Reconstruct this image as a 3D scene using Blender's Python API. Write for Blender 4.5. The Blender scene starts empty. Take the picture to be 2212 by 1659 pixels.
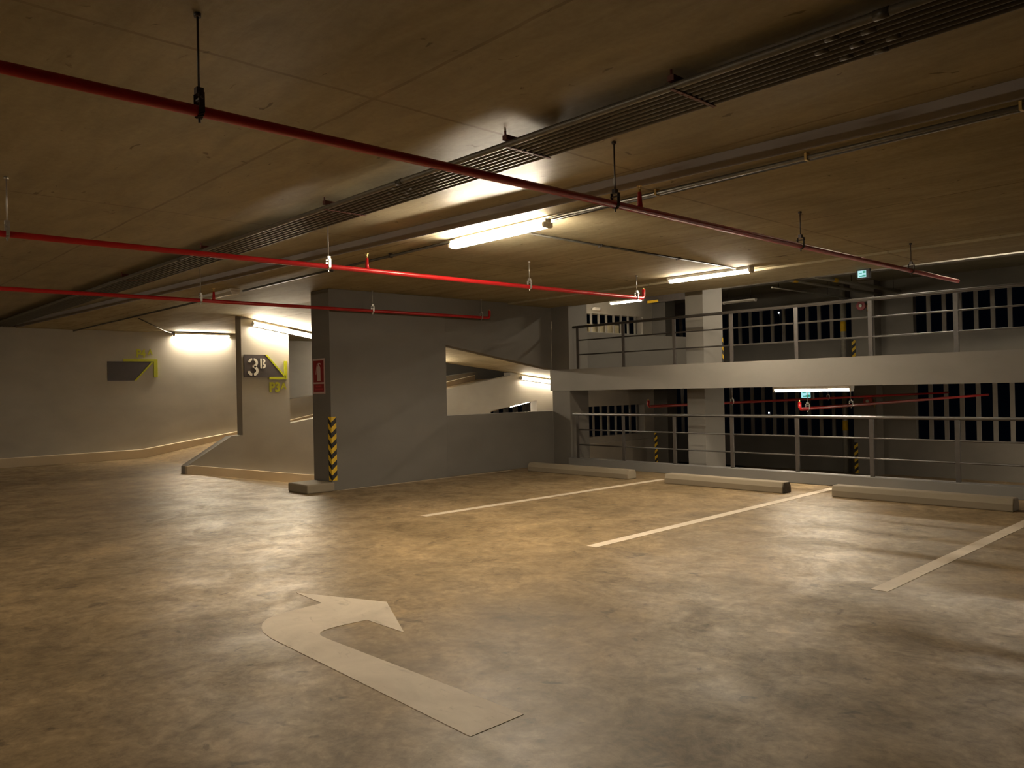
import bpy, bmesh, math, random
from mathutils import Vector, Matrix, Euler

random.seed(7)
SC = bpy.context.scene
COL = SC.collection
PI = math.pi

# ------------------------------------------------------------------ camera, world, exposure
cam_d = bpy.data.cameras.new('camera')
cam = bpy.data.objects.new('camera', cam_d)
COL.objects.link(cam)
cam_d.sensor_fit = 'HORIZONTAL'
cam_d.sensor_width = 36.0
cam_d.lens = 1720.9 / 2212 * 36.0
cam_d.clip_start = 0.05
cam_d.clip_end = 400
YAW, PITCH, ROLL = 0.81435, 0.005942, -0.021787
_f = Vector((-math.sin(YAW) * math.cos(PITCH), math.cos(YAW) * math.cos(PITCH), math.sin(PITCH)))
_r = Vector((math.cos(YAW), math.sin(YAW), 0))
_u = _r.cross(_f)
_c, _s = math.cos(ROLL), math.sin(ROLL)
_R, _U = _c * _r + _s * _u, -_s * _r + _c * _u
cam.matrix_world = Matrix(((_R.x, _U.x, -_f.x, 0), (_R.y, _U.y, -_f.y, 0), (_R.z, _U.z, -_f.z, 1.5), (0, 0, 0, 1)))
SC.camera = cam

SC.view_settings.view_transform = 'Standard'
SC.view_settings.look = 'None'
SC.view_settings.gamma = 1
SC.view_settings.exposure = 1.12
SC.view_settings.use_curve_mapping = False

world = bpy.data.worlds.new('night')
SC.world = world
world.use_nodes = True
world.node_tree.nodes['Background'].inputs[0].default_value = (0.10, 0.16, 0.32, 1)   # night sky
world.node_tree.nodes['Background'].inputs[1].default_value = 0.0015

SC.cycles.use_denoising = True
SC.cycles.max_bounces = 10
SC.cycles.diffuse_bounces = 5
SC.cycles.glossy_bounces = 4
SC.cycles.sample_clamp_indirect = 8
SC.cycles.caustics_reflective = False
SC.cycles.caustics_refractive = False

LAMP = 105.0                      # radiance of a lit fluorescent diffuser
LAMP_COL = (1.0, 0.85, 0.64, 1)

# ------------------------------------------------------------------ materials
MATS = {}


def _new(name):
    m = bpy.data.materials.new(name)
    m.use_nodes = True
    nt = m.node_tree
    b = nt.nodes['Principled BSDF']
    MATS[name] = m
    return m, nt, b


def _noise(nt, vec, scale, detail=6, rough=0.6, dist=0.0, mult=(1, 1, 1)):
    if mult != (1, 1, 1):
        mp = nt.nodes.new('ShaderNodeMapping')
        mp.inputs['Scale'].default_value = mult
        nt.links.new(vec, mp.inputs[0])
        vec = mp.outputs[0]
    n = nt.nodes.new('ShaderNodeTexNoise')
    n.inputs['Scale'].default_value = scale
    n.inputs['Detail'].default_value = detail
    n.inputs['Roughness'].default_value = rough
    n.inputs['Distortion'].default_value = dist
    nt.links.new(vec, n.inputs['Vector'])
    return n.outputs['Fac']


def _ramp(nt, fac, stops):
    r = nt.nodes.new('ShaderNodeValToRGB')
    e = r.color_ramp.elements
    while len(e) < len(stops):
        e.new(0.5)
    for el, (p, c) in zip(e, stops):
        el.position = p
        el.color = (*c, 1) if len(c) == 3 else c
    nt.links.new(fac, r.inputs[0])
    return r.outputs[0]


def _mix(nt, fac, a, b, mode='MIX'):
    n = nt.nodes.new('ShaderNodeMix')
    n.data_type = 'RGBA'
    n.blend_type = mode
    for sock, v in ((n.inputs[0], fac), (n.inputs[6], a), (n.inputs[7], b)):
        if hasattr(v, 'is_linked'):
            nt.links.new(v, sock)
        else:
            sock.default_value = v if isinstance(v, float) else (*v, 1)
    return n.outputs[2]


def _math(nt, op, a, b=None, c=None):
    n = nt.nodes.new('ShaderNodeMath')
    n.operation = op
    for i, v in enumerate((a, b, c)):
        if v is None:
            continue
        if hasattr(v, 'is_linked'):
            nt.links.new(v, n.inputs[i])
        else:
            n.inputs[i].default_value = v
    return n.outputs[0]


def _pos(nt):
    return nt.nodes.new('ShaderNodeNewGeometry').outputs['Position']


def _bump(nt, b, h, strength, dist=0.01):
    n = nt.nodes.new('ShaderNodeBump')
    n.inputs['Strength'].default_value = strength
    n.inputs['Distance'].default_value = dist
    nt.links.new(h, n.inputs['Height'])
    nt.links.new(n.outputs[0], b.inputs['Normal'])


def simple(name, col, rough=0.5, metal=0.0, var=0.12, scale=14.0, bump=0.0):
    m, nt, b = _new(name)
    p = _pos(nt)
    f = _noise(nt, p, scale, 4)
    lo = tuple(c * (1 - var) for c in col)
    hi = tuple(min(1, c * (1 + var)) for c in col)
    nt.links.new(_ramp(nt, f, [(0.3, lo), (0.7, hi)]), b.inputs['Base Color'])
    b.inputs['Roughness'].default_value = rough
    b.inputs['Metallic'].default_value = metal
    if bump:
        _bump(nt, b, f, bump, 0.004)
    return m


def mat_floor():
    m, nt, b = _new('floor_concrete')
    p = _pos(nt)
    big = _noise(nt, p, 0.55, 5, 0.62, 0.5)
    mid = _noise(nt, p, 1.9, 9, 0.72, 0.7)
    fine = _noise(nt, p, 14, 8, 0.7, 0.4)
    spots = _noise(nt, p, 6.0, 4, 0.55, 0.8)
    c = _ramp(nt, big, [(0.32, (0.215, 0.153, 0.082)), (0.5, (0.310, 0.224, 0.124)), (0.68, (0.400, 0.292, 0.166))])
    c2 = _ramp(nt, mid, [(0.33, (0.66, 0.64, 0.61)), (0.52, (1, 1, 1)), (0.68, (1.22, 1.21, 1.19))])
    c = _mix(nt, 1.0, c, c2, 'MULTIPLY')
    c3 = _ramp(nt, fine, [(0.30, (0.62, 0.60, 0.57)), (0.6, (1.10, 1.10, 1.10))])
    c = _mix(nt, 0.9, c, c3, 'MULTIPLY')
    cl = _noise(nt, p, 5.2, 10, 0.78, 0.5)
    c = _mix(nt, 0.85, c, _ramp(nt, cl, [(0.36, (0.66, 0.64, 0.62)), (0.5, (1, 1, 1)), (0.66, (1.25, 1.24, 1.22))]), 'MULTIPLY')
    c4 = _ramp(nt, spots, [(0.29, (0.36, 0.34, 0.32)), (0.37, (1, 1, 1))])
    c = _mix(nt, 0.75, c, c4, 'MULTIPLY')
    nt.links.new(c, b.inputs['Base Color'])
    rr = _ramp(nt, mid, [(0.35, (0.56,) * 3), (0.65, (0.37,) * 3)])
    nt.links.new(rr, b.inputs['Roughness'])
    b.inputs['Specular IOR Level'].default_value = 0.40
    h = _math(nt, 'ADD', _math(nt, 'MULTIPLY', mid, 0.8), _math(nt, 'MULTIPLY', fine, 0.35))
    _bump(nt, b, h, 0.13, 0.02)
    return m


def mat_ceiling(name='ceiling_concrete', gain=1.0, rough=0.5, spec=0.5):
    m, nt, b = _new(name)
    p = _pos(nt)
    sx = nt.nodes.new('ShaderNodeSeparateXYZ')
    nt.links.new(p, sx.inputs[0])
    big = _noise(nt, p, 0.7, 5, 0.6, 0.4)
    streak = _noise(nt, p, 2.2, 7, 0.65, 0.6, (0.5, 2.2, 1))
    fine = _noise(nt, p, 22, 6, 0.7)
    c = _ramp(nt, big, [(0.3, (0.280 * gain, 0.243 * gain, 0.158 * gain)), (0.7, (0.372 * gain, 0.325 * gain, 0.216 * gain))])
    b.inputs['Specular IOR Level'].default_value = spec
    c2 = _ramp(nt, streak, [(0.34, (0.80, 0.79, 0.77)), (0.6, (1.08, 1.08, 1.08))])
    c = _mix(nt, 0.9, c, c2, 'MULTIPLY')
    c3 = _ramp(nt, fine, [(0.3, (0.86, 0.86, 0.86)), (0.6, (1.04, 1.04, 1.04))])
    c = _mix(nt, 0.8, c, c3, 'MULTIPLY')
    # pits and drips
    pit = _noise(nt, p, 5.5, 3, 0.5, 1.2, (0.8, 1.5, 1))
    c4 = _ramp(nt, pit, [(0.265, (0.34, 0.31, 0.27)), (0.305, (1, 1, 1))])
    c = _mix(nt, 0.85, c, c4, 'MULTIPLY')
    # formwork board joints
    wob = _math(nt, 'MULTIPLY', _math(nt, 'SUBTRACT', _noise(nt, p, 1.3, 3), 0.5), 0.05)
    def joint(axis, off, pitch, w):
        v = _math(nt, 'ADD', _math(nt, 'SUBTRACT', sx.outputs[axis], off), wob)
        d = _math(nt, 'PINGPONG', v, pitch / 2)
        return _math(nt, 'LESS_THAN', d, w)
    j = _math(nt, 'MAXIMUM', joint(1, 2.64, 2.44, 0.013), joint(0, -3.93, 3.66, 0.013))
    jn = _math(nt, 'MULTIPLY', j, _math(nt, 'MULTIPLY', _noise(nt, p, 3.0, 3), 0.9))
    c = _mix(nt, jn, c, (0.10, 0.07, 0.04))
    nt.links.new(c, b.inputs['Base Color'])
    b.inputs['Roughness'].default_value = rough
    h = _math(nt, 'ADD', _math(nt, 'MULTIPLY', streak, 0.8), _math(nt, 'MULTIPLY', fine, 0.2))
    h = _math(nt, 'SUBTRACT', h, _math(nt, 'MULTIPLY', j, 0.3))
    _bump(nt, b, h, 0.25, 0.012)
    return m


def mat_paint(name, col, rough=0.6):
    m, nt, b = _new(name)
    p = _pos(nt)
    big = _noise(nt, p, 0.9, 5, 0.55, 0.3, (1, 1, 1.8))
    fine = _noise(nt, p, 26, 5, 0.6)
    c = _ramp(nt, big, [(0.3, tuple(k * 0.90 for k in col)), (0.7, tuple(k * 1.08 for k in col))])
    nt.links.new(c, b.inputs['Base Color'])
    b.inputs['Roughness'].default_value = rough
    h = _math(nt, 'ADD', big, _math(nt, 'MULTIPLY', fine, 0.08))
    _bump(nt, b, h, 0.18, 0.02)
    return m


def mat_line():
    m, nt, b = _new('road_paint')
    p = _pos(nt)
    c = _ramp(nt, _noise(nt, p, 2.3, 7, 0.65, 0.6), [(0.3, (0.60, 0.505, 0.385)), (0.68, (0.78, 0.67, 0.53))])
    scuff = _ramp(nt, _noise(nt, p, 7.0, 8, 0.7, 1.6, (0.6, 1.8, 1)), [(0.30, (0.66, 0.63, 0.60)), (0.42, (1, 1, 1))])
    c = _mix(nt, 0.7, c, scuff, 'MULTIPLY')
    nt.links.new(c, b.inputs['Base Color'])
    b.inputs['Roughness'].default_value = 0.6
    return m


def mat_emit(name, col, strength):
    m, nt, b = _new(name)
    b.inputs['Base Color'].default_value = (0.9, 0.9, 0.88, 1)
    b.inputs['Roughness'].default_value = 0.4
    b.inputs['Emission Color'].default_value = col
    b.inputs['Emission Strength'].default_value = strength
    return m


FLOOR = mat_floor()
CEIL = mat_ceiling()
CEILM = mat_ceiling('main_ceiling_concrete', 1.05, 0.75, 0.12)
SOFF = mat_ceiling('soffit_concrete', 1.3, 0.7, 0.2)
WALL = mat_paint('wall_paint', (0.150, 0.138, 0.118))
RAMPW = mat_paint('ramp_paint', (0.360, 0.335, 0.292))
WALLD = mat_paint('dark_wall_paint', (0.200, 0.184, 0.160))
SLABP = mat_paint('slab_paint', (0.235, 0.218, 0.196))
KERB = mat_paint('kerb_concrete', (0.68, 0.57, 0.41), 0.7)
STOPM = mat_paint('stop_concrete', (0.27, 0.225, 0.16), 0.75)
RED = simple('red_paint', (0.42, 0.012, 0.014), 0.32, 0, 0.08)
DARKM = simple('dark_metal', (0.055, 0.045, 0.040), 0.45, 0.3, 0.2)
RAILM = simple('rail_paint', (0.062, 0.054, 0.048), 0.42, 0.0, 0.12)
GALV = simple('galvanised_steel', (0.46, 0.44, 0.40), 0.38, 0.8, 0.15)
GALVD = simple('weathered_steel', (0.19, 0.18, 0.155), 0.42, 0.5, 0.2)
CONDM = simple('conduit_steel', (0.085, 0.078, 0.066), 0.42, 0.45, 0.2)
WHITEM = simple('white_enamel', (0.72, 0.70, 0.66), 0.35, 0, 0.04)
LIT = mat_emit('lit_diffuser', LAMP_COL, LAMP)
LIT_SOFT = mat_emit('lit_diffuser_reduced', LAMP_COL, LAMP * 0.62)  # same diffuser with its output turned down to balance brightness
LIT_DIM = mat_emit('lit_diffuser_dim', LAMP_COL, LAMP * 0.40)
UNLIT = simple('unlit_diffuser', (0.42, 0.39, 0.33), 0.25, 0, 0.06)
YELLOW = simple('yellow_paint', (0.72, 0.47, 0.02), 0.5, 0, 0.1)
BLACK = simple('black_rubber', (0.012, 0.011, 0.012), 0.55, 0, 0.2)
LINE = mat_line()
SIGNDARK = simple('sign_charcoal', (0.060, 0.050, 0.052), 0.45, 0, 0.06)
LIME = simple('lime_paint', (0.44, 0.47, 0.010), 0.5, 0, 0.05)
CREAM = simple('cream_letter', (0.74, 0.70, 0.62), 0.5, 0, 0.04)
MAROON = simple('sign_maroon', (0.24, 0.012, 0.014), 0.4, 0, 0.06)
PALE = simple('sign_pale', (0.50, 0.38, 0.34), 0.5, 0, 0.04)
PINK = simple('sign_print', (0.42, 0.05, 0.05), 0.5, 0, 0.04)
BRASS = simple('brass', (0.62, 0.44, 0.16), 0.3, 0.9, 0.1)
EXW = mat_emit('exit_white', (0.45, 0.92, 1.0, 1), 0.38)
EXW.node_tree.nodes['Principled BSDF'].inputs['Base Color'].default_value = (0.12, 0.16, 0.16, 1)
EXG = mat_emit('exit_green', (0.02, 0.60, 0.40, 1), 0.16)
EXG.node_tree.nodes['Principled BSDF'].inputs['Base Color'].default_value = (0.01, 0.15, 0.10, 1)
PIPEG = simple('pipe_grey', (0.34, 0.32, 0.27), 0.45, 0.2, 0.12)
BROWNM = simple('strut_red_oxide', (0.13, 0.035, 0.025), 0.55, 0, 0.2)


# ------------------------------------------------------------------ mesh builder
class MB:
    def __init__(self):
        self.v, self.f, self.mi = [], [], []

    def face(self, pts, mi=0):
        i = len(self.v)
        self.v += [tuple(p) for p in pts]
        self.f.append(list(range(i, i + len(pts))))
        self.mi.append(mi)

    def box(self, x0, x1, y0, y1, z0, z1, mi=0):
        i = len(self.v)
        self.v += [(x, y, z) for z in (z0, z1) for (x, y) in ((x0, y0), (x1, y0), (x1, y1), (x0, y1))]
        for q in ((0, 3, 2, 1), (4, 5, 6, 7), (0, 1, 5, 4), (1, 2, 6, 5), (2, 3, 7, 6), (3, 0, 4, 7)):
            self.f.append([i + k for k in q])
            self.mi.append(mi)
        return self

    def prism(self, poly, axis, a, b, mi=0):
        """poly: 2-D outline (convex or not) extruded along axis from a to b."""
        n = len(poly)
        def mk(p, t):
            return {'x': (t, p[0], p[1]), 'y': (p[0], t, p[1]), 'z': (p[0], p[1], t)}[axis]
        i = len(self.v)
        self.v += [mk(p, a) for p in poly] + [mk(p, b) for p in poly]
        self.f.append([i + k for k in range(n)][::-1])
        self.f.append([i + n + k for k in range(n)])
        self.mi += [mi, mi]
        for k in range(n):
            l = (k + 1) % n
            self.f.append([i + k, i + l, i + n + l, i + n + k])
            self.mi.append(mi)
        return self

    def tube(self, pts, r, n=12, mi=0, r2=None):
        """swept round bar through pts, capped."""
        pts = [Vector(p) for p in pts]
        rings = []
        up = Vector((0, 0, 1))
        for k, p in enumerate(pts):
            d = ((pts[k + 1] - p).normalized() if k + 1 < len(pts) else Vector()) + ((p - pts[k - 1]).normalized() if k else Vector())
            d.normalize()
            a = d.cross(up if abs(d.z) < 0.95 else Vector((1, 0, 0))).normalized()
            b = d.cross(a).normalized()
            rr = r if r2 is None else r + (r2 - r) * k / (len(pts) - 1)
            i = len(self.v)
            for t in range(n):
                q = p + (a * math.cos(2 * PI * t / n) + b * math.sin(2 * PI * t / n)) * rr
                self.v.append(tuple(q))
            rings.append(i)
        for k in range(len(rings) - 1):
            i, j = rings[k], rings[k + 1]
            for t in range(n):
                u = (t + 1) % n
                self.f.append([i + t, i + u, j + u, j + t])
                self.mi.append(mi)
        self.f.append([rings[0] + t for t in range(n)][::-1])
        self.f.append([rings[-1] + t for t in range(n)])
        self.mi += [mi, mi]
        return self

    def build(self, name, mat, parent=None, bevel=0.0, smooth=False, label=None, cat=None, group=None, kind=None):
        me = bpy.data.meshes.new(name)
        me.from_pydata(self.v, [], self.f)
        for m in (mat if isinstance(mat, (list, tuple)) else [mat]):
            me.materials.append(m)
        me.polygons.foreach_set('material_index', self.mi)
        bm = bmesh.new()
        bm.from_mesh(me)
        bmesh.ops.recalc_face_normals(bm, faces=bm.faces)
        bm.to_mesh(me)
        bm.free()
        me.update()
        o = bpy.data.objects.new(name, me)
        COL.objects.link(o)
        if parent is not None:
            o.parent = parent
            if parent.type == 'EMPTY' or True:
                o.matrix_parent_inverse = Matrix.Identity(4)
        if bevel:
            bv = o.modifiers.new('bevel', 'BEVEL')
            bv.width = bevel
            bv.segments = 2
            bv.limit_method = 'ANGLE'
        if smooth:
            for p in me.polygons:
                p.use_smooth = len(p.vertices) == 4
        tag(o, label, cat, group, kind)
        return o


def tag(o, label=None, cat=None, group=None, kind=None):
    for k, v in (('label', label), ('category', cat), ('group', group), ('kind', kind)):
        if v:
            o[k] = v
    return o


def empty(name, loc, rot=(0, 0, 0), label=None, cat=None, group=None, kind=None):
    o = bpy.data.objects.new(name, None)
    COL.objects.link(o)
    o.location = loc
    o.rotation_euler = rot
    o.empty_display_size = 0.1
    return tag(o, label, cat, group, kind)


def copy_tree(o, parent=None):
    c = o.copy()
    COL.objects.link(c)
    c.parent = parent
    if parent is not None:
        c.matrix_parent_inverse = Matrix.Identity(4)
    for ch in [k for k in list(bpy.data.objects) if k.parent == o]:
        copy_tree(ch, c)
    return c


def struct(name, mb, mat, bevel=0.0, parent=None, label=None, cat=None):
    return mb.build(name, mat, parent, bevel, label=label, cat=cat, kind=None if parent else 'structure')


def text_obj(name, body, size, mat, loc, rot, parent, depth=0.004, sx=1.0):
    cu = bpy.data.curves.new(name, 'FONT')
    cu.body = body
    cu.size = size
    cu.extrude = depth
    cu.offset = 0.008 * size / 0.2
    t = bpy.data.objects.new(name + '_tmp', cu)
    COL.objects.link(t)
    dg = bpy.context.evaluated_depsgraph_get()
    me = bpy.data.meshes.new_from_object(t.evaluated_get(dg))
    bpy.data.objects.remove(t)
    me.materials.clear()
    me.materials.append(mat)
    o = bpy.data.objects.new(name, me)
    COL.objects.link(o)
    o.parent = parent
    o.location = loc
    o.rotation_euler = rot
    o.scale = (sx, 1, 1)
    return o


# ------------------------------------------------------------------ key levels and planes
ZN, ZC, ZE = 3.22, 3.10, 3.07            # near ceiling, main ceiling, ceiling strip at the deck edge
WX = -10.82                               # face of the wall beside the pier
RY = 11.30                                # deck edge with the railings
X3, X4 = -15.5, -20.5                     # ramp separating wall, far ramp wall
ZU, ZL = 1.85, -1.55                      # half levels beyond the deck edge
YB = 26.6                                 # back wall of the half levels
ZUC = 4.75


def soffit(y):
    pts = [(7.0, 3.10), (8.6, 2.84), (12.4, 2.18), (16.2, 1.75), (19.0, 1.45)]
    for (a, za), (b, zb) in zip(pts, pts[1:]):
        if y <= b:
            return za + (zb - za) * (y - a) / (b - a)
    return pts[-1][1]


# ------------------------------------------------------------------ floors and ramps
f = MB()
f.prism([(12, -9), (12, RY + 0.1), (WX - 0.2, RY + 0.1), (WX - 0.2, 6.0), (X4 - 2.0, 6.0), (X4 - 2.0, -9)], 'z', -0.35, 0.0)
struct('floor', f, FLOOR)
f = MB()
f.prism([(5.99, -0.35), (5.99, 0.0), (14.75, ZL), (YB, ZL), (YB, ZL - 0.35), (14.6, ZL - 0.35)], 'x', X3, WX - 0.2)
struct('floor_ramp_down', f, FLOOR)
f = MB()
f.prism([(5.99, -0.35), (5.99, 0), (6.8, 0), (17.7, ZU), (19.5, ZU), (19.5, ZU - 0.3), (17.7, ZU - 0.3), (7.2, -0.35)], 'x', X4, X3 - 0.25)
struct('floor_ramp_up', f, FLOOR)
f = MB()
f.box(WX - 0.2, 12, RY + 0.12, YB, ZL - 0.35, ZL)
struct('floor_lower', f, FLOOR)

# upper half level: slab with its painted fascia
f = MB()
f.box(-10.86, 12, RY - 0.02, 11.75, 1.44, ZU)
f.box(-10.86, 12, 11.75, YB, 1.47, ZU)
f.box(X3, -10.86, 17.2, YB, 1.47, ZU)
struct('floor_upper', f, SLABP)

# ------------------------------------------------------------------ ceilings
def edge_y(x):
    return 5.28 + (min(x, -1.8) + 2.06) * 0.06

f = MB()
f.prism([(12, -9), (12, edge_y(12)), (-1.8, edge_y(12)), (-24, edge_y(-24)), (-24, -9)], 'z', ZN, ZN + 0.3)
struct('ceiling', f, CEIL)
f = MB()
f.prism([(12, edge_y(12)), (12, 10.15), (WX - 0.2, 10.15), (WX - 0.2, 7.0), (-24, 7.0), (-24, edge_y(-24)), (-1.8, edge_y(12))], 'z', ZC, ZC + 0.45)
struct('ceiling_main', f, CEILM)
f = MB()
f.box(WX - 0.2, 12, 10.15, 11.42, ZE, ZE + 0.45)
struct('ceiling_edge_strip', f, CEILM)
# grey painted face where the main slab steps down below the near ceiling
f = MB()
f.prism([(12, edge_y(12) - 0.012), (12, edge_y(12) - 0.002), (-1.8, edge_y(12) - 0.002), (-22, edge_y(-22) - 0.002), (-22, edge_y(-22) - 0.012), (-1.8, edge_y(12) - 0.012)], 'z', ZC, ZN - 0.001)
struct('trim_1', f, mat_paint('step_paint', (0.36, 0.335, 0.33)))
# sloping soffit over the ramp that goes down
f = MB()
ys = [7.0, 8.6, 12.4, 16.2, 19.0]
f.prism([(y, soffit(y)) for y in ys] + [(y, soffit(y) + 0.28) for y in ys[::-1]], 'x', X3 - 0.02, WX - 0.01)
struct('ceiling_ramp_soffit', f, SOFF)
f = MB()
f.box(X4 - 2, X3 - 0.25, 7.0, 19.5, 3.13, 3.4)
struct('ceiling_ramp_up', f, SOFF)
f = MB()
f.box(X3 - 0.25, 12, 11.42, YB + 0.3, ZUC, ZUC + 0.3)
f.box(-19.45, X3 - 0.25, 21.0, YB + 0.3, ZUC, ZUC + 0.3)
struct('ceiling_upper', f, CEIL)

# ------------------------------------------------------------------ walls
f = MB()
f.box(-11.33, -10.78, 6.35, 8.62, -0.5, ZC)
struct('wall_pier', f, WALL, 0.006)
f = MB()
f.prism([(8.62, ZC), (11.30, ZC), (11.30, 1.86), (8.62, 2.29)], 'x', WX - 0.2, WX)
struct('wall_left_upper', f, WALL)
f = MB()
f.prism([(8.62, -1.2), (11.30, -1.5), (11.30, 1.047), (8.62, 1.058)], 'x', WX - 0.2, WX)
struct('wall_left_lower', f, WALL)
f = MB()
f.box(-10.82, -10.36, RY, 11.84, ZL, ZUC)
struct('wall_corner_column', f, WALL, 0.004)
f = MB()
f.box(-11.02, -10.82, 11.84, 17.2, ZU - 0.4, 2.63)
struct('wall_ramp_parapet', f, WALL)

# wall between the two ramps, with its sloping toe and the long ramp opening
Y0 = 7.10
f = MB()
def x3(poly):
    f.prism(poly, 'x', X3 - 0.25, X3)
x3([(5.95, -0.2), (5.95, 0.14), (6.86, 0.673), (Y0, 0.68), (Y0, -0.4)])
x3([(Y0, -0.4), (Y0, 3.11), (8.15, soffit(8.15)), (8.15, -0.6)])
x3([(8.15, -0.6), (8.15, 0.87), (13.84, 1.74), (13.84, -1.5)])
x3([(13.84, 0.93), (13.84, 1.74), (14.57, 1.84), (14.57, 1.03)])
x3([(14.57, 1.03), (14.57, soffit(14.57)), (15.55, soffit(15.55)), (15.55, 1.163)])
x3([(15.55, -1.55), (15.55, soffit(15.55)), (17.0, soffit(17.0)), (17.0, -1.55)])
struct('wall_ramp_middle', f, RAMPW)
f = MB()
f.box(X4 - 0.25, X4, -9, 9.9, -0.5, 3.13)
f.prism([(9.9, -0.5), (9.9, 1.25), (17.7, 2.10), (17.7, -0.5)], 'x', X4 - 0.25, X4)
f.box(X4 - 0.25, X4, 20.3, 22.5, -0.5, 1.8)
struct('wall_ramp_left', f, mat_paint('ramp_wall_paint', (0.40, 0.375, 0.325)))
f = MB()
f.box(X4 - 2.2, X4 - 2.0, 6.0, 17.0, -1.55, 3.13)
f.box(X4 - 2.2, X4 - 2.0, 17.0, 23.0, 1.5, 3.5)
struct('wall_far_left', f, RAMPW)
# kerbs of the ramps
f = MB()
f.prism([(-9, 0.0), (-9, 0.2), (6.77, 0.215), (9.9, 0.62), (17.5, 1.98), (17.5, 1.80), (6.8, 0.0)], 'x', X4, X4 + 0.16)
struct('trim_2', f, KERB, 0.01)
f = MB()
f.prism([(5.93, -0.05), (5.93, 0.15), (6.05, 0.155), (13.5, -1.05), (13.5, -1.35)], 'x', X3, X3 + 0.10)
struct('trim_3', f, KERB, 0.008)

# upstand under our railing
f = MB()
f.box(-10.36, 12, RY - 0.08, RY + 0.12, 0.0, 0.158)
struct('trim_4', f, mat_paint('upstand_paint', (0.19, 0.185, 0.178)), 0.008)

# walls and columns of the half levels
def cut_wall(mb, axis, c0, c1, a0, a1, z0, z1, holes):
    """wall slab along axis ('x' or 'y') from a0 to a1 with rectangular holes (b0, b1, h0, h1)."""
    holes = sorted(holes)
    def bx(p, q, h0, h1):
        if q - p > 1e-4 and h1 - h0 > 1e-4:
            if axis == 'x':
                mb.box(p, q, c0, c1, h0, h1)
            else:
                mb.box(c0, c1, p, q, h0, h1)
    spans = sorted({(h[0], h[1]) for h in holes})
    cur = a0
    for (p, q) in spans:
        bx(cur, p, z0, z1)
        zz = z0
        for h in sorted([h for h in holes if (h[0], h[1]) == (p, q)], key=lambda h: h[2]):
            bx(p, q, zz, h[2])
            zz = h[3]
        bx(p, q, zz, z1)
        cur = q
    bx(cur, a1, z0, z1)

f = MB()
cut_wall(f, 'x', YB, YB + 0.25, -19.45, 12, ZL, ZUC, [(-19.26, -11.385, -0.38, 1.40), (-19.26, -11.385, 2.95, 4.25), (-9.6, -2.0, -0.38, 1.40), (-9.6, -2.0, 2.95, 4.25)])
struct('wall_back', f, WALLD)
f = MB()
cut_wall(f, 'y', X3 - 0.25, X3, 17.0, 20.95, ZL, ZUC, [(17.592, 20.376, 0.02, 0.92), (17.592, 20.376, 3.13, 3.68)])
f.box(X3 - 0.02, X3 + 0.10, 17.0, 20.9, ZL, -0.17)
struct('wall_louvre_left', f, RAMPW)
f = MB()
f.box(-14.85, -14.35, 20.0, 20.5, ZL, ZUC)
struct('wall_far_column', f, mat_paint('shaded_column_paint', (0.045, 0.041, 0.035)), 0.004)  # colour darkened to stand in for shade on the column's unlit face
f = MB()
f.box(-8.18, -7.815, 12.0, 12.62, ZL, ZUC)
struct('wall_middle_column', f, SLABP, 0.004)
f = MB()
f.box(-11.35, -10.6, 26.1, YB, ZL, ZUC)
struct('wall_back_column', f, WALLD, 0.004)
f = MB()
f.box(-15.3, 12, 20.6, 20.9, 4.3, ZUC)
struct('wall_upper_beam', f, WALLD)
# enclosure behind the photographer
f = MB()
f.box(X4 - 2, 12, -9.2, -9, 0, ZN)
struct('wall_rear', f, WALL)
f = MB()
f.box(12, 12.2, -9, YB, ZL, ZUC)
struct('wall_right', f, WALL)


# ------------------------------------------------------------------ fluorescent fittings
def fitting(name, p0, p1, lit, label, group=None, width=0.10, normal=(0, 0, -1), stems=0.0, side=0.0, mat=None):
    """batten between p0 and p1 (centre line of its back); normal = the way the diffuser faces."""
    p0, p1 = Vector(p0), Vector(p1)
    L = (p1 - p0).length
    xa = (p1 - p0).normalized()
    za = -Vector(normal)
    za = (za - xa * za.dot(xa)).normalized()
    ya = za.cross(xa)
    root = empty(name, (0, 0, 0), label=label, cat='ceiling light', group=group)
    M4 = Matrix(((xa.x, ya.x, za.x, 0), (xa.y, ya.y, za.y, 0), (xa.z, ya.z, za.z, 0), (0, 0, 0, 1)))
    root.matrix_world = Matrix.Translation((p0 + p1) / 2) @ M4
    h = L / 2
    w = width / 2
    mb = MB().box(-h, h, -w * 1.16, w * 1.16, -0.040, 0) if not side else MB().box(-h, h, -w * 0.6, w * 0.6, -0.034, 0)
    mb.build('housing', WHITEM, root, 0.003)
    mb = MB()
    mb.prism([(-w * 0.98, -0.035), (w * 0.98, -0.035), (w * 0.98, -0.040 - side), (w * 0.62, -0.080), (-w * 0.62, -0.080), (-w * 0.98, -0.040 - side)], 'x', -h + 0.03, h - 0.03)
    mb.build('diffuser', (mat or LIT) if lit else UNLIT, root, label=None if lit else 'dull grey unlit diffuser')
    for s in (-1, 1):
        mb = MB()
        mb.prism([(-w * 1.03, -0.034), (w * 1.03, -0.034), (w * 1.03, -0.048 - side), (w * 0.68, -0.086), (-w * 0.68, -0.086), (-w * 1.03, -0.048 - side)], 'x', s * h - 0.029 * (s > 0), s * h + 0.029 * (s < 0))
        mb.build('end_cap', WHITEM, root, 0.002)
        if stems:
            MB().tube([(s * h * 0.7, 0, 0), (s * h * 0.7, 0, stems)], 0.008, 8).build('stem', DARKM, root)
    return root

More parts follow.
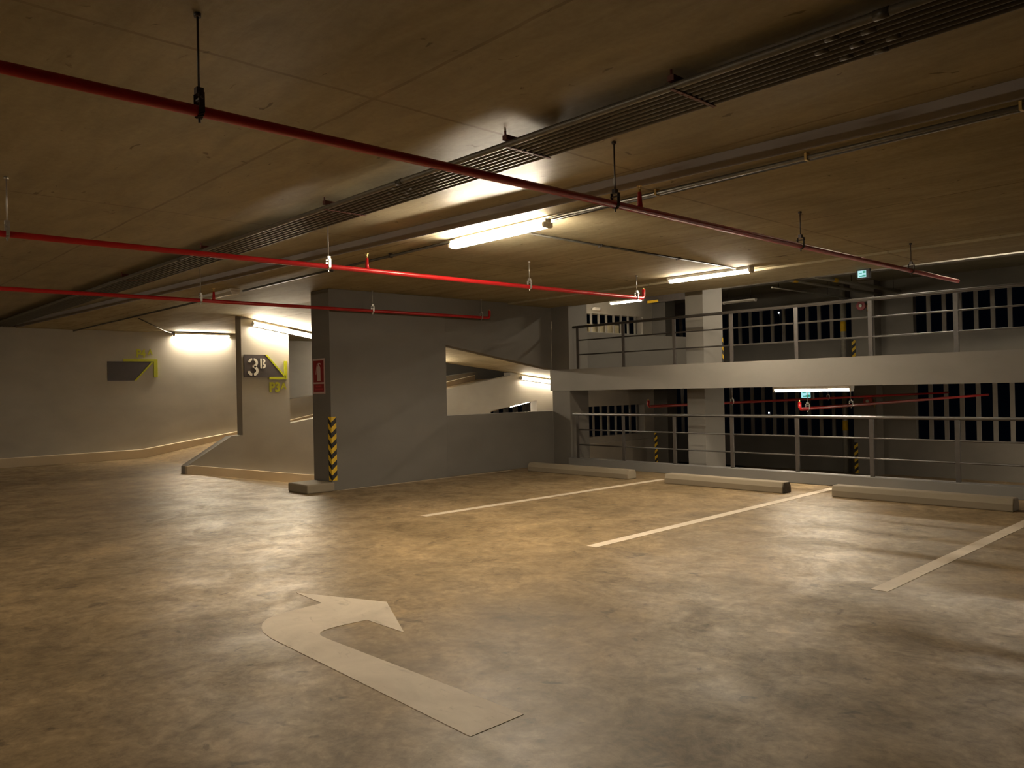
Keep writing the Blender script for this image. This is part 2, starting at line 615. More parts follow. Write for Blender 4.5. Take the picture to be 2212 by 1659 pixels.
LG = 'lit fluorescent battens'
fitting('fluorescent_light', (-6.53, 5.34, ZC - 0.026), (-5.12, 5.34, ZC - 0.026), True, 'largest lit fluorescent batten, on the ceiling beside the grey step', LG, 0.12, side=0.026)
fitting('fluorescent_light', (-6.99, 9.86, ZC - 0.001), (-5.63, 9.86, ZC - 0.001), True, 'lit fluorescent batten on the ceiling just before its edge at the upper railing', LG, 0.11, mat=LIT_SOFT)
fitting('fluorescent_light', (-12.72, 5.22, ZC - 0.001), (-11.55, 5.22, ZC - 0.001), False, 'unlit grey fluorescent batten on the ceiling behind the farthest red pipe', 'unlit fluorescent battens', 0.13)
fitting('fluorescent_light', (X3 + 0.03, 7.32, soffit(7.32) - 0.09), (X3 + 0.03, 8.85, soffit(8.85) - 0.09), True, 'lit fluorescent batten on the ramp wall above the 3B sign', LG, 0.085, (1, 0, -0.35))
fitting('fluorescent_light', (X4 + 0.06, 7.6, 3.099), (X4 + 0.06, 9.05, 3.099), True, 'lit fluorescent batten above the far ramp wall at far left', LG, 0.11)
fitting('fluorescent_light', (X3 + 0.03, 14.9, soffit(14.9) - 0.09), (X3 + 0.03, 16.4, soffit(16.4) - 0.09), True, 'lit fluorescent batten seen through the ramp opening, under the sloping soffit', LG, 0.085, (1, 0, -0.35), mat=LIT_DIM)
fitting('fluorescent_light', (X3 + 0.03, 10.6, soffit(10.6) - 0.09), (X3 + 0.03, 12.1, soffit(12.1) - 0.09), True, 'added unseen batten of the ramp down, behind the grey pier', LG, 0.085, (1, 0, -0.35), mat=LIT_SOFT)  # added out of view to brighten the wall inside the ramp opening
fitting('fluorescent_light', (-11.03, 12.2, 1.75), (-11.03, 13.5, 1.75), True, 'added unseen batten on the back of the ramp parapet', LG, 0.10, (-1, 0, -0.2), mat=LIT_SOFT)  # added out of view to lift the lower louvre wall
fitting('fluorescent_light', (-14.00, 17.0, 3.83), (-12.90, 17.0, 3.83), True, 'lit fluorescent batten of the upper deck, above the left louvred window', LG, 0.11, stems=ZUC - 3.83)
fitting('fluorescent_light', (-6.28, 11.60, 1.439), (-5.05, 11.60, 1.439), True, 'lit fluorescent batten under the upper deck slab, above the lower railing', LG, 0.11, mat=LIT_DIM)
fitting('fluorescent_light', (-13.57, 22, 4.08), (-12.45, 22, 4.08), False, 'unlit pale batten hanging on the upper deck behind the middle column', 'unlit fluorescent battens', 0.12, stems=ZUC - 4.08)
fitting('fluorescent_light', (-16.2, 15.13, 1.055), (-16.2, 15.93, 1.185), True, 'small lit batten seen low in the ramp opening before dark slots', LG, 0.09, mat=LIT_DIM)

# unseen battens added as fill light, except the one above the middle column
for x, y, zc, lab in [(-6.5, -5.0, ZN, 'added fill batten nearest the rear wall'),
                      (-12.5, -4.0, ZN, 'added fill batten behind the photographer on the left'),
                      (-6.6, 14.6, ZUC, 'lit batten on the upper deck ceiling above the middle column'),
                      (-0.5, 16.5, ZUC, 'added fill batten on the upper deck ceiling beyond the right edge'),
                      (-6.4, 19.2, ZUC, 'added fill batten deeper on the upper deck ceiling, hidden by the main slab'),
                      (-0.5, 18.0, 1.469, 'added fill batten on the lower deck ceiling beyond the right edge'),
                      (-4.3, 24.0, 1.469, 'farthest added fill batten on the lower deck ceiling beyond the right edge')]:
    fitting('fluorescent_light', (x, y, zc - 0.001), (x + 1.5, y, zc - 0.001), True, lab, 'lit fluorescent battens outside the picture', 0.13)
fitting('fluorescent_light', (-15.42, 16.3, 3.93), (-14.5, 16.3, 3.93), True, 'lit batten of the upper deck hidden behind the wall corner', LG, 0.11, stems=ZUC - 3.93, mat=LIT_SOFT)
fitting('fluorescent_light', (X4 - 0.14, 13.6, 3.129), (X4 - 0.14, 15.1, 3.129), True, 'added unseen batten of the ramp up, behind the grey pier', LG, 0.11, mat=LIT_SOFT)  # added out of view to light the wall and ledge beyond the opening

# ------------------------------------------------------------------ red sprinkler pipes
PZ = 2.777
def clevis_hanger(root, x, y, zc, zp, r, mat):
    mb = MB()
    mb.tube([(x, y, zc), (x, y, zp + 0.10)], 0.0055, 8)
    mb.tube([(x, y, zc - 0.001), (x, y, zc - 0.018)], 0.017, 8)
    h = mb.build('hanger_rod', mat, root, smooth=True)
    mb = MB()
    mb.box(x - 0.016, x + 0.016, y - 0.016, y + 0.016, zp + 0.075, zp + 0.105)
    mb.box(x - r - 0.007, x - r - 0.002, y - 0.013, y + 0.013, zp - 0.01, zp + 0.08)
    mb.box(x + r + 0.002, x + r + 0.007, y - 0.013, y + 0.013, zp - 0.01, zp + 0.08)
    mb.tube([(x - r - 0.016, y, zp + 0.055), (x + r + 0.016, y, zp + 0.055)], 0.007, 8)
    ring = [(x + (r + 0.004) * math.cos(a), y, zp + (r + 0.004) * math.sin(a)) for a in [PI + PI * k / 8 for k in range(9)]]
    for a, b in zip(ring, ring[1:]):
        mb.tube([(a[0], y - 0.012, a[2]), (b[0], y + 0.012, b[2])], 0.005, 6)
    mb.tube([(x, y, zp - r - 0.004), (x, y, zp - r - 0.026)], 0.006, 6)
    mb.build('clevis', mat, h)


def sprinkler(root, x, y, zp):
    mb = MB()
    mb.tube([(x, y, zp + 0.018), (x, y, zp + 0.055), (x, y, zp + 0.13)], 0.024, 10, r2=0.0145)
    s = mb.build('sprinkler_riser', RED, root, smooth=True)
    mb = MB()
    mb.tube([(x, y, zp + 0.13), (x, y, zp + 0.150)], 0.011, 8)
    mb.tube([(x - 0.012, y, zp + 0.150), (x - 0.012, y, zp + 0.172)], 0.003, 6)
    mb.tube([(x + 0.012, y, zp + 0.150), (x + 0.012, y, zp + 0.172)], 0.003, 6)
    mb.tube([(x, y, zp + 0.172), (x, y, zp + 0.176)], 0.021, 10)
    mb.build('sprinkler_head', BRASS, s)


def elbow_pts(x, y0, y1, z, up=0.12, x1=None):
    x1 = x if x1 is None else x1
    pts = [(x, y0, z), (x + (x1 - x) * 0.98, y1 - 0.05, z)]
    for k in range(1, 6):
        a = PI / 2 * k / 5
        pts.append((x1, y1 - 0.05 + 0.05 * math.sin(a), z + 0.05 - 0.05 * math.cos(a)))
    pts.append((x1, y1, z + up))
    return pts

PG = 'red sprinkler pipes under the main ceiling'
PIPES = [
    (-3.545, 14.0, False, 'nearest dark red sprinkler pipe crossing the whole ceiling', [1.45, 4.38, 7.10, -1.5, 9.8], [4.66]),
    (-7.12, 9.40, True, 'bright red sprinkler pipe ending short of the upper railing', [1.4, 4.20, 7.06, 9.24], [4.66]),
    (-10.64, 9.52, True, 'farthest dark red sprinkler pipe passing in front of the grey pier', [1.4, 4.32, 7.05, 9.33], [4.50]),
]
for x, yend, elbow, lab, hs, sp in PIPES:
    root = empty('sprinkler_pipe', (0, 0, 0), label=lab, cat='pipe', group=PG)
    if elbow:
        MB().tube(elbow_pts(x, -8.9, yend, PZ, 0.13), 0.0255, 14).build('pipe', RED, root, smooth=True)
        MB().tube([(x, yend, PZ + 0.13), (x, yend, PZ + 0.15)], 0.013, 8).build('sprinkler_head', BRASS, root)
    else:
        MB().tube([(x, -8.9, PZ), (x, 11.38, PZ)], 0.0255, 14).build('pipe', RED, root, smooth=True)
    for y in hs:
        if y < 11:
            zc = ZN if y < edge_y(x) else (ZC if y < 10.15 else ZE)
            clevis_hanger(root, x, y, zc, PZ, 0.0255, GALV if x < -4 else DARKM)
    for y in sp:
        sprinkler(root, x, y, PZ)

LP = 'red sprinkler pipes of the lower deck'
for (x0, y0, x1, y1, z, hs, lab) in [
    (-6.30, 12.45, -6.80, 24.0, 1.06, [12.75, 14.6], 'short bright red pipe with upturned end below the lower batten'),
    (-9.60, 12.75, -8.60, 26.5, 1.09, [15.5, 19.5], 'thin dark red pipe behind the lower railing, starting at the corner'),
]:
    root = empty('sprinkler_pipe', (0, 0, 0), label=lab, cat='pipe', group=LP)
    e = [(x1, y1, z), (x0, y0 + 0.05, z)]
    for k in range(1, 6):
        a = PI / 2 * k / 5
        e.append((x0, y0 + 0.05 - 0.05 * math.sin(a), z + 0.05 - 0.05 * math.cos(a)))
    e.append((x0, y0, z + 0.12))
    MB().tube(e, 0.028, 12).build('pipe', RED, root, smooth=True)
    MB().tube([(x0, y0, z + 0.12), (x0, y0, z + 0.15)], 0.013, 8).build('sprinkler_head', BRASS, root)
    for y in hs:
        t = (y - y0) / (y1 - y0)
        clevis_hanger(root, x0 + (x1 - x0) * t, y, 1.47, z, 0.028, GALV)

# ------------------------------------------------------------------ conduits on the ceiling
CG = 'steel conduits of the ceiling bundle'
CZ = ZN - 0.085
CY = [3.655 + 0.054 * k for k in range(8)]
ORD = ['first', 'second', 'third', 'fourth', 'fifth', 'sixth', 'seventh', 'eighth']
for k, y in enumerate(CY):
    lab = ('thicker pale steel conduit at the camera-side edge of the ceiling bundle' if k == 0 else
           'last conduit of the ceiling bundle, on the side of the lit batten' if k == 7 else
           ORD[k] + ' conduit in the ceiling bundle, counted from the thicker pale one')
    root = empty('conduit', (0, 0, 0), label=lab, cat='conduit', group=CG)
    r = 0.0215 if k == 0 else 0.0190
    MB().tube([(-22.4, y, CZ), (11.9, y, CZ)], r, 10).build('pipe', GALVD if k == 0 else CONDM, root, smooth=True)
    for x in (-5.10 - 0.045 * ((k * 3) % 8), -1.42 - 0.05 * ((k * 5) % 8), -9.6 - 0.05 * k):
        MB().tube([(x - 0.035, y, CZ), (x + 0.035, y, CZ)], r + 0.003, 10).build('coupling', CONDM, root, smooth=True)
SG = 'struts carrying the conduit bundle'
for x, lab in [(-2.53, 'red-oxide strut over the conduit bundle at upper right of the picture'),
               (-3.86, 'red-oxide strut over the conduit bundle near where the nearest pipe crosses it'),
               (-6.2, 'red-oxide strut over the conduit bundle left of the bright ceiling patch'),
               (-8.9, 'red-oxide strut over the conduit bundle close to the bright red pipe'),
               (-11.6, 'farthest red-oxide strut over the conduit bundle at far left')]:
    root = empty('strut', (x, 0, 0), label=lab, cat='bracket', group=SG)
    MB().box(-0.02, 0.02, CY[0] - 0.032, CY[-1] + 0.032, CZ + 0.023, CZ + 0.055).build('channel', BROWNM, root)
    for y in (CY[0] - 0.024, CY[-1] + 0.024):
        MB().tube([(0, y, CZ + 0.055), (0, y, ZN)], 0.007, 8).build('stud', BROWNM, root)
    for y in CY:
        MB().box(-0.012, 0.012, y - 0.024, y + 0.024, CZ - 0.0240, CZ - 0.0195).build('saddle', BROWNM, root)

# twin conduit beside the step of the ceiling
for k, (y, r, lab) in enumerate([(5.33, 0.016, 'shiny steel conduit running along the ceiling step into the largest batten'),
                                 (5.385, 0.013, 'thin dark conduit running right behind the shiny conduit along the ceiling step')]):
    root = empty('conduit', (0, 0, 0), label=lab, cat='conduit', group='conduits along the ceiling step')
    z = ZC - r - 0.016
    if k == 0:
        for n_, (a, b) in enumerate([(-5.10, 0.38), (-11.53, -6.55), (-22.4, -12.74)]):
            yy = y - 0.06 if n_ == 2 else y - 0.02
            MB().tube([(a, y, z), (b, y if n_ != 2 else 5.33, z)], r, 10).build('pipe', GALVD if n_ == 0 else CONDM, root, smooth=True)
        for x in (-3.88, -2.6, -7.65, -8.97, -1.3, 0.0):
            mb = MB().box(x - 0.008, x + 0.008, y - r - 0.009, y + r + 0.009, z - r - 0.006, ZC - 0.002)
            mb.build('saddle_clip', BRASS if x > -4 else DARKM, root)
    else:
        MB().tube([(-5.10, y + 0.02, z), (11.9, y + 0.02, z)], r, 8).build('pipe', CONDM, root, smooth=True)
root = empty('conduit', (0, 0, 0), label='thin dark conduit on the ceiling linking the two lit battens', cat='conduit')
MB().tube([(-5.79, 5.46, ZC - 0.012), (-5.83, 9.78, ZC - 0.012)], 0.012, 8).build('pipe', CONDM, root, smooth=True)
for y in (6.9, 8.4):
    MB().box(-5.84, -5.78, y - 0.012, y + 0.012, ZC - 0.027, ZC).build('saddle_clip', DARKM, root)
root = empty('conduit', (0, 0, 0), label='thin conduit on the ramp ceiling leading to the far left batten', cat='conduit')
MB().tube([(-16.9, 5.6, ZC - 0.014), (-19.9, 7.2, ZC - 0.014), (X4 + 0.06, 7.58, ZC - 0.014)], 0.012, 8).build('pipe', CONDM, root, smooth=True)


# ------------------------------------------------------------------ railings
def railing(name, y, zbase, ztop, mids, label):
    root = empty(name, (0, 0, 0), label=label, cat='railing', group='steel railings at the deck edge')
    x = -10.185
    while x < 11.5:
        MB().box(x - 0.030, x + 0.030, y - 0.012, y + 0.012, zbase, ztop - 0.03).build('post', RAILM, root, 0.002)
        x += 1.1025
    MB().tube([(-10.30, y, ztop - 0.024), (11.9, y, ztop - 0.024)], 0.024, 12).build('top_rail', RAILM, root, smooth=True)
    for z in mids:
        MB().tube([(-10.18, y, z), (11.9, y, z)], 0.0125, 8).build('mid_rail', RAILM, root, smooth=True)
    return root

railing('guard_railing', RY + 0.01, 0.158, 1.012, (0.41, 0.695), 'lower grey steel railing standing on the upstand of the parking deck')
railing('guard_railing', RY + 0.06, ZU, 2.675, (2.12, 2.395), 'upper grey steel railing standing on the upper deck slab')

# ------------------------------------------------------------------ wheel stops and kerb block
WG = 'concrete wheel stops'
def wheel_stop(x0, x1, y, label, dark_end=False):
    mb = MB()
    w, h = 0.115, 0.15
    mb.prism([(y - w, 0.0), (y - w, h * 0.55), (y - w * 0.72, h), (y + w * 0.72, h), (y + w, h * 0.55), (y + w, 0.0)], 'x', x0, x1)
    o = mb.build('wheel_stop', STOPM, None, 0.015, label=label, cat='wheel stop', group=WG)
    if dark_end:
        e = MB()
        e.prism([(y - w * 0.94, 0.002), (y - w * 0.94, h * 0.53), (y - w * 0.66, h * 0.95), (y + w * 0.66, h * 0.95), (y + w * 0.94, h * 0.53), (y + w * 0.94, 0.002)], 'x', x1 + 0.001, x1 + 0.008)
        e.build('end_face', simple('dark_concrete', (0.055, 0.044, 0.030), 0.8, 0, 0.4, 30, 0.4), o, 0.0, label='dark end face')  # end face coloured darker than the rest of the stop
    return o

wheel_stop(-10.35, -8.05, 10.22, 'concrete wheel stop nearest the grey wall corner')
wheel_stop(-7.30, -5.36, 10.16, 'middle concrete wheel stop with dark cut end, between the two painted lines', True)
wheel_stop(-4.73, -2.65, 10.26, 'concrete wheel stop cut by the right edge of the picture')
MB().box(-11.30, -10.70, 5.88, 6.345, 0.0, 0.135).build('kerb_block', STOPM, None, 0.02, label='low concrete kerb block at the foot of the grey pier', cat='kerb block', kind='thing')

# ------------------------------------------------------------------ floor paint
def flat(name, poly, label, cat, group=None, z=0.0025):
    mb = MB()
    mb.prism(poly, 'z', 0.0002, z)
    return mb.build(name, LINE, label=label, cat=cat, group=group, kind='thing')

def arc(cx, cy, rx, ry, a0, a1, n):
    return [(cx + rx * math.cos(math.radians(a0 + (a1 - a0) * k / n)), cy + ry * math.sin(math.radians(a0 + (a1 - a0) * k / n))) for k in range(n + 1)]

arrow = [(-2.655, 2.214), (-2.657, 2.537), (-4.33, 2.495)]
arrow += [(-4.40, 2.497), (-4.445, 2.509), (-4.48, 2.535), (-4.50, 2.57), (-4.508, 2.62), (-4.510, 2.711), (-4.492, 2.883)]
arrow += [(-4.087, 2.89), (-4.77, 3.227), (-5.504, 2.916), (-5.088, 2.893), (-5.07, 2.62), (-5.045, 2.51), (-5.005, 2.43), (-4.94, 2.37), (-4.86, 2.325), (-4.76, 2.285), (-4.60, 2.262)]
flat('painted_arrow', arrow, 'large white turn arrow painted on the concrete floor', 'road marking')
PLG = 'white painted bay lines'
flat('bay_line', [(-7.75, 5.75), (-7.63, 5.75), (-7.57, 10.45), (-7.69, 10.45)], 'white bay line left of the middle wheel stop', 'road marking', PLG)
flat('bay_line', [(-5.02, 5.66), (-4.90, 5.66), (-5.02, 10.98), (-5.14, 10.98)], 'white bay line right of the middle wheel stop', 'road marking', PLG)
flat('bay_line', [(-2.43, 5.80), (-2.31, 5.80), (-2.31, 11.1), (-2.43, 11.1)], 'white bay line starting at the right edge of the picture', 'road marking', PLG)
flat('bay_line', [(-10.74, 6.4), (-10.715, 6.4), (-10.68, 10.1), (-10.705, 10.1)], 'thin pale line along the foot of the grey wall', 'road marking', PLG)

# ------------------------------------------------------------------ corner guards with yellow and black chevrons
def corner_guard(x, y, sx, sy, z0, z1, w, label, pitch=0.19):
    """two strips wrapped on the corner (x, y); sx / sy = side on which each strip lies (+1 or -1)."""
    t = 0.006
    mb = MB()
    n = 0
    z = z0
    def clip(poly):
        out = []
        # clip polygon in z to z0..z1
        for lim, keep in ((z0, lambda q: q >= z0 - 1e-9), (z1, lambda q: q <= z1 + 1e-9)):
            out = []
            for i in range(len(poly)):
                a, b = poly[i], poly[(i + 1) % len(poly)]
                if keep(a[1]):
                    out.append(a)
                if keep(a[1]) != keep(b[1]):
                    k = (lim - a[1]) / (b[1] - a[1])
                    out.append((a[0] + (b[0] - a[0]) * k, lim))
            poly = out
            if not poly:
                return []
        return poly
    k = -2
    while z0 + (k - 1) * pitch / 2 < z1 + 0.2:
        a = z0 + k * pitch / 2
        b = a + pitch / 2
        mi = k % 2
        P = clip([(0, a), (w, a + w * 0.9), (w, b + w * 0.9), (0, b)])
        if P:
            # strip on the face whose normal is -y (lies along x)
            q = [(x + sx * u, z) for u, z in P]
            mb.prism(q, 'y', y - 0.0015, y - t, mi)
            q = [(y + sy * u, z) for u, z in P]
            mb.prism(q, 'x', x - sx * 0.0015, x - sx * t, mi)
        k += 1
    return mb.build('corner_guard', [BLACK, YELLOW], None, label=label, cat='corner guard', group='yellow and black corner guards')

corner_guard(-10.78, 6.35, -1, 1, 0.15, 1.13, 0.085, 'yellow and black chevron guard on the corner of the big grey pier', 0.163)
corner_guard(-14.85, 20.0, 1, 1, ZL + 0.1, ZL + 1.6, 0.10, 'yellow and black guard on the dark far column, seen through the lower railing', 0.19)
corner_guard(-11.35, 26.1, 1, 1, ZU + 0.05, ZU + 1.0, 0.12, 'yellow and black guard far back at right on the upper deck', 0.22)
corner_guard(-11.35, 26.1, 1, 1, ZL + 0.05, ZL + 1.05, 0.12, 'yellow and black guard far back at right on the lower deck', 0.22)
corner_guard(-7.815, 12.62, -1, -1, ZU + 0.02, ZU + 0.50, 0.03, 'yellow and black guard on the rear edge of the middle column', 0.15)

# ------------------------------------------------------------------ louvred windows: fins
def louvre(label, axis, c, a0, a1, z0, z1, pitch, w, d, mat, group='louvred window screens'):
    root = empty('louvre_screen', (0, 0, 0), label=label, cat='louvred window', group=group)
    n = int(round((a1 - a0) / pitch))
    for k in range(1, n):
        a = a0 + (a1 - a0) * k / n
        mb = MB()
        if axis == 'x':
            mb.box(a - w / 2, a + w / 2, c, c + d, z0, z1)
        else:
            mb.box(c - d, c, a - w / 2, a + w / 2, z0, z1)
        mb.build('fin', mat, root)
    return root

louvre('long louvred window of the upper deck behind the upper railing', 'x', YB + 0.02, -19.26, -11.385, 2.951, 4.249, 0.4375, 0.115, 0.06, SLABP)
louvre('long louvred window of the lower deck behind the lower railing', 'x', YB + 0.02, -19.26, -11.385, -0.379, 1.399, 0.4375, 0.115, 0.06, SLABP)
louvre('louvred window of the upper deck beyond the right edge of the picture', 'x', YB + 0.02, -9.6, -2.0, 2.951, 4.249, 0.4375, 0.115, 0.06, SLABP)
louvre('louvred window of the lower deck beyond the right edge of the picture', 'x', YB + 0.02, -9.6, -2.0, -0.379, 1.399, 0.4375, 0.115, 0.06, SLABP)
louvre('short louvred window beside the corner column, upper deck', 'y', X3 - 0.02, 17.592, 20.376, 3.131, 3.679, 0.348, 0.070, 0.035, SLABP)
louvre('short louvred window beside the corner column, lower deck', 'y', X3 - 0.02, 17.592, 20.376, 0.021, 0.919, 0.348, 0.070, 0.035, SLABP)
louvre('dark slots low in the ramp opening', 'y', X4 + 0.0, 18.17, 20.47, -0.5, 1.8, 0.46, 0.11, 0.16, RAMPW)

# ------------------------------------------------------------------ level signs on the ramp walls
def annulus(mb, cy, cz, r0, r1, a0, a1, x0, x1, sy=1.0, n=10):
    for k in range(n):
        p, q = (math.radians(a0 + (a1 - a0) * t / n) for t in (k, k + 1))
        poly = [(cy + sy * r0 * math.cos(p), cz + r0 * math.sin(p)), (cy + sy * r1 * math.cos(p), cz + r1 * math.sin(p)),
                (cy + sy * r1 * math.cos(q), cz + r1 * math.sin(q)), (cy + sy * r0 * math.cos(q), cz + r0 * math.sin(q))]
        mb.prism(poly, 'x', x0, x1)

XS = X3 + 0.003
root = empty('level_sign', (0, 0, 0), label='charcoal 3B sign with lime down arrow and P3A on the ramp wall', cat='sign')
MB().prism([(7.15, 1.855), (7.15, 2.315), (7.595, 2.315), (8.02, 1.855)], 'x', XS, XS + 0.018).build('panel', SIGNDARK, root)
xa, xb = XS + 0.019, XS + 0.027
mb = MB()                               # stencil numeral 3, split by a bridge down the middle
cy3, r0, r1 = 7.335, 0.048, 0.100
for cz, rr0, rr1 in ((2.147, 0.045, 0.093), (1.983, 0.052, 0.105)):
    annulus(mb, cy3 + 0.012, cz, rr0, rr1, -84, 84, xa, xb)
    if cz > 2.1:
        annulus(mb, cy3 - 0.012, cz, rr0, rr1, 96, 176, xa, xb)
    else:
        annulus(mb, cy3 - 0.012, cz, rr0, rr1, 184, 264, xa, xb)
mb.prism([(7.325, 2.05), (7.325, 2.09), (7.40, 2.085), (7.40, 2.05)], 'x', xa, xb)
mb.build('numeral', CREAM, root)
mb = MB()                               # small stencil B
mb.box(xa, xb, 7.492, 7.525, 2.03, 2.235)
annulus(mb, 7.545, 2.185, 0.018, 0.050, -90, 90, xa, xb, 1.2)
annulus(mb, 7.545, 2.085, 0.022, 0.055, -90, 90, xa, xb, 1.25)
mb.build('letter', CREAM, root)
mb = MB()                               # lime arrow
mb.prism([(7.605, 2.315), (7.65, 2.315), (8.055, 1.875), (8.055, 1.82)], 'x', XS, XS + 0.022)
mb.box(XS, XS + 0.022, 8.03, 8.095, 1.80, 2.19)
mb.box(XS, XS + 0.022, 7.69, 8.03, 1.80, 1.855)
mb.build('arrow', LIME, root)
text_obj('text', 'P3', 0.27, LIME, (XS + 0.004, 7.685, 1.55), (PI / 2, 0, PI / 2), root, 0.003, 0.93)
text_obj('text', 'A', 0.19, LIME, (XS + 0.004, 7.955, 1.60), (PI / 2, 0, PI / 2), root, 0.003, 0.90)

XS = X4 + 0.003
root = empty('level_sign', (0, 0, 0), label='charcoal sign with lime up arrow and P4A at the left edge of the picture', cat='sign')
MB().prism([(6.05, 1.90), (6.05, 2.365), (7.055, 2.365), (6.64, 1.90)], 'x', XS, XS + 0.018).build('panel', SIGNDARK, root)
mb = MB()
mb.prism([(6.65, 1.90), (6.70, 1.90), (7.10, 2.34), (7.065, 2.365)], 'x', XS, XS + 0.022)
mb.box(XS, XS + 0.022, 7.115, 7.205, 1.975, 2.425)
mb.box(XS, XS + 0.022, 6.40, 7.115, 2.367, 2.425)
mb.build('arrow', LIME, root)
text_obj('text', 'P4', 0.27, LIME, (XS + 0.004, 6.71, 2.475), (PI / 2, 0, PI / 2), root, 0.003, 0.78)
text_obj('text', 'A', 0.19, LIME, (XS + 0.004, 6.99, 2.54), (PI / 2, 0, PI / 2), root, 0.003, 0.78)

# ------------------------------------------------------------------ fire extinguisher sign on the pier
root = empty('extinguisher_sign', (0, 0, 0), label='red and white fire extinguisher sign on the end of the grey pier', cat='sign')
YS = 6.347
MB().box(-11.295, -10.925, YS - 0.006, YS, 1.485, 2.035).build('board', PALE, root, 0.003)
MB().box(-11.265, -10.955, YS - 0.009, YS - 0.006, 1.665, 2.005).build('red_field', MAROON, root)
MB().box(-11.265, -10.955, YS - 0.009, YS - 0.006, 1.515, 1.640).build('caption_field', MAROON, root)
mb = MB()
mb.prism([(-11.15, 1.685), (-11.05, 1.685), (-11.05, 1.89), (-11.075, 1.925), (-11.09, 1.955), (-11.11, 1.955), (-11.125, 1.925), (-11.15, 1.89)], 'y', YS - 0.009, YS - 0.011)
mb.prism([(-11.16, 1.935), (-11.115, 1.965), (-11.06, 1.965), (-11.03, 1.945), (-11.035, 1.935), (-11.065, 1.952), (-11.11, 1.952), (-11.152, 1.928)], 'y', YS - 0.009, YS - 0.011)
mb.prism([(-11.16, 1.93), (-11.17, 1.90), (-11.195, 1.79), (-11.18, 1.785), (-11.158, 1.90)], 'y', YS - 0.009, YS - 0.011)
mb.build('pictogram', PALE, root)
mb = MB()
for zz, spans in ((1.590, [(-11.20, -11.165), (-11.155, -11.12), (-11.11, -11.08), (-11.07, -11.03)]), (1.545, [(-11.22, -11.18), (-11.165, -11.12), (-11.11, -11.075), (-11.065, -11.03), (-11.02, -10.99)])):
    for a, b in spans:
        mb.box(a, b, YS - 0.0105, YS - 0.009, zz, zz + 0.026)
mb.build('caption', PINK, root)

# ------------------------------------------------------------------ exit signs
def exit_sign(x, y, z, w, h, top, label):
    root = empty('exit_sign', (x, y, z), label=label, cat='exit sign', group='lit green exit signs')
    MB().box(-w / 2 - 0.02, w / 2 + 0.05, -0.02, 0.03, -0.02, h + 0.02).build('case', BLACK, root, 0.004)
    MB().box(-w / 2, w / 2, -0.024, -0.020, 0, h).build('lit_face', EXW, root)
    mb = MB()
    mb.box(w * 0.12, w / 2 - 0.006, -0.0255, -0.024, h * 0.60, h - 0.006)
    mb.prism([(-w * 0.32, h * 0.10), (w * 0.46, h * 0.07), (w * 0.46, h * 0.33), (w * 0.2, h * 0.36), (-w * 0.1, h * 0.24), (-w * 0.32, h * 0.26)], 'y', -0.0255, -0.024)
    mb.box(-w * 0.36, w * 0.02, -0.0255, -0.024, h * 0.56, h * 0.66)
    mb.build('pictogram', EXG, root)
    for s in (-0.3, 0.3):
        MB().tube([(s * w, 0.005, h + 0.02), (s * w, 0.005, top - z)], 0.006, 6).build('stem', BLACK, root)
    return root

exit_sign(-4.73, RY - 0.02, 2.955, 0.115, 0.095, ZE, 'lit green and white exit sign under the ceiling edge at right')
exit_sign(-6.75, 13.6, 1.225, 0.17, 0.15, 1.47, 'lit exit sign half hidden behind the lower batten')

# ------------------------------------------------------------------ services of the half levels
def downpipe(x, y, z0, z1, band, label):
    root = empty('downpipe', (x, y, z0), label=label, cat='pipe', group='grey downpipes with a yellow band')
    MB().tube([(0, 0, 0), (0, 0, z1 - z0)], 0.085, 14).build('pipe', PIPEG, root, smooth=True)
    MB().tube([(0, 0, band), (0, 0, band + 0.33)], 0.090, 14).build('band', YELLOW, root, smooth=True)
    return root

downpipe(-11.72, 26.30, ZL, 1.47, 1.42, 'grey downpipe with yellow band far right on the lower deck')
downpipe(-11.72, 26.30, ZU, ZUC, 1.32, 'grey downpipe with yellow band far right on the upper deck')
downpipe(-18.75, 26.30, ZL, 1.47, 1.75, 'grey downpipe with yellow band beside the dark far column')

UG = 'grey pipes under the upper deck ceiling'
for (x, y0, y1, z, r, yb, lab) in [
    (-9.95, 18.0, 26.5, 4.34, 0.055, 21.9, 'uppermost grey pipe with yellow tag under the upper deck ceiling'),
    (-10.55, 18.0, 26.5, 4.30, 0.045, 20.75, 'middle grey pipe with yellow collar under the upper deck ceiling'),
    (-11.35, 20.95, 26.5, 4.22, 0.022, None, 'thin shiny pipe under the upper deck ceiling'),
    (-14.0, 15.0, 20.5, 4.30, 0.045, None, 'dark pipe of the upper deck seen left of the middle column'),
]:
    root = empty('ceiling_pipe', (0, 0, 0), label=lab, cat='pipe', group=UG)
    MB().tube([(x, y0, z), (x, y1, z)], r, 12).build('pipe', PIPEG if r > 0.03 else GALV, root, smooth=True)
    if yb:
        MB().tube([(x, yb - 0.12, z), (x, yb + 0.12, z)], r + 0.004, 12).build('tag_band', YELLOW, root, smooth=True)
    for y in (y0 + 0.4, (y0 + y1) / 2 + 0.7, y1 - 0.5):
        MB().tube([(x, y, z), (x, y, ZUC)], 0.008, 6).build('hanger_rod', DARKM, root)
root = empty('height_bar', (0, 0, 0), label='dark overhead bar with yellow strip near the dark far column', cat='height bar')
MB().box(-14.9, -13.0, 19.80, 19.95, 4.02, 4.30).build('beam', DARKM, root)
MB().box(-14.85, -14.45, 19.79, 19.80, 4.025, 4.10).build('strip', YELLOW, root)
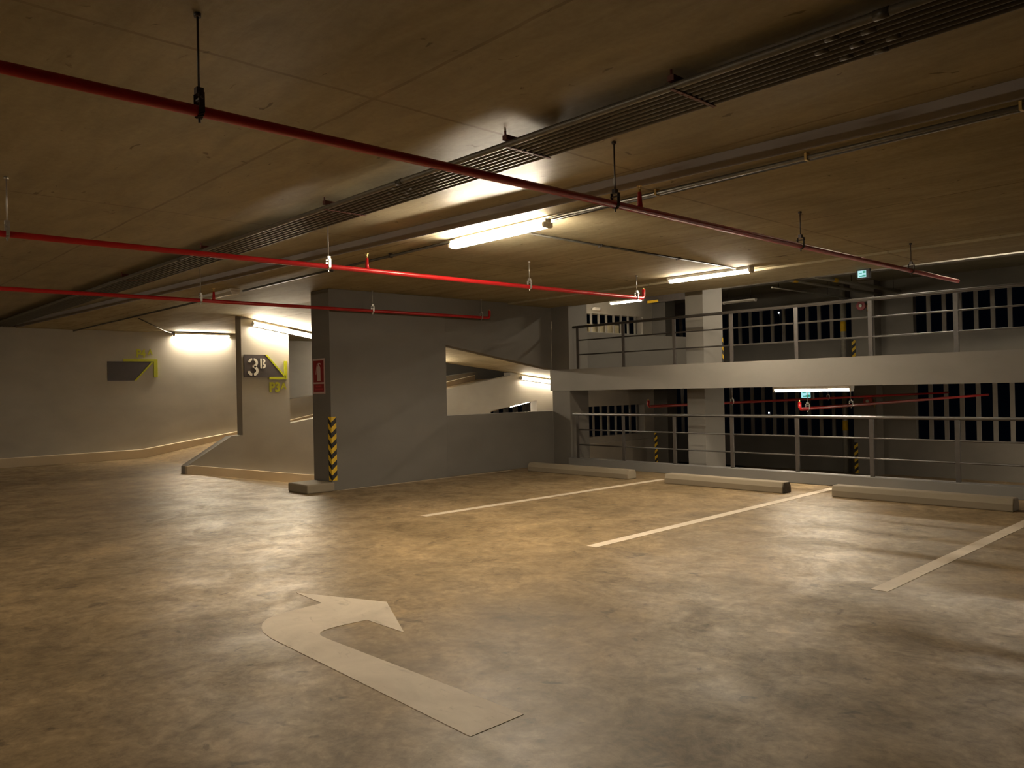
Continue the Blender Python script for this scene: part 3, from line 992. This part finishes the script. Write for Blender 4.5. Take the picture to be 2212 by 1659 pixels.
for x in (-14.6, -13.3):
    MB().tube([(x, 19.87, 4.30), (x, 19.87, ZUC)], 0.012, 8).build('hanger_rod', DARKM, root)

root = empty('security_camera', (X3, 17.95, 3.80), label='small security camera on the lit wall above the left louvres', cat='camera')
MB().tube([(0.002, 0, 0), (0.12, 0, 0.0)], 0.018, 8).build('arm', WHITEM, root)
MB().box(0.10, 0.20, -0.10, 0.16, -0.045, 0.045).build('body', WHITEM, root, 0.008)
MB().tube([(0.15, 0.16, 0), (0.15, 0.20, 0)], 0.035, 12).build('lens', BLACK, root)

def alarm(x, y, z, label):
    root = empty('alarm_bell', (x, y, z), label=label, cat='alarm bell', group='red alarm bells on the back column')
    MB().tube([(0, 0, 0), (0, -0.07, 0)], 0.15, 20).build('bell', RED, root, smooth=True)
    MB().tube([(0, -0.07, 0), (0, -0.11, 0)], 0.05, 12).build('hub', GALV, root, smooth=True)
    mb = MB()
    mb.tube([(0.16, -0.03, 0.02), (0.22, -0.06, -0.05), (0.20, -0.06, -0.20)], 0.045, 10, r2=0.02)
    mb.build('valve', BRASS, root, smooth=True)
    return root

alarm(-11.0, 26.099, 3.95, 'round red bell with brass valve on the upper deck back wall')
alarm(-10.85, 26.099, 0.85, 'round fitting with shiny valve on the lower deck back wall')

# ------------------------------------------------------------------ far street lamps seen through the louvres
f = MB()
f.box(-60, 40, YB + 0.4, 90, -6.9, -6.5)
struct('ground', f, simple('asphalt', (0.03, 0.03, 0.03), 0.9))
BULB = mat_emit('street_bulb', (0.9, 0.95, 1.0, 1), 4.0)
for x, y, z, lab in [(-32.915, 61.78, 7.33, 'tiny far street lamp seen through the upper louvres'),
                     (-33.76, 61.32, -0.99, 'tiny far street lamp seen through the lower louvres')]:
    root = empty('street_lamp', (x, y, z), label=lab, cat='street lamp', group='far street lamps in the night outside')
    MB().tube([(0, 0.2, -6.5 - z), (0, 0.2, 0.1), (0, 0, 0.1)], 0.05, 8).build('pole', DARKM, root)
    MB().tube([(0, 0, 0.06), (0, 0, 0.0), (0, 0, -0.05)], 0.045, 10).build('bulb', BULB, root)
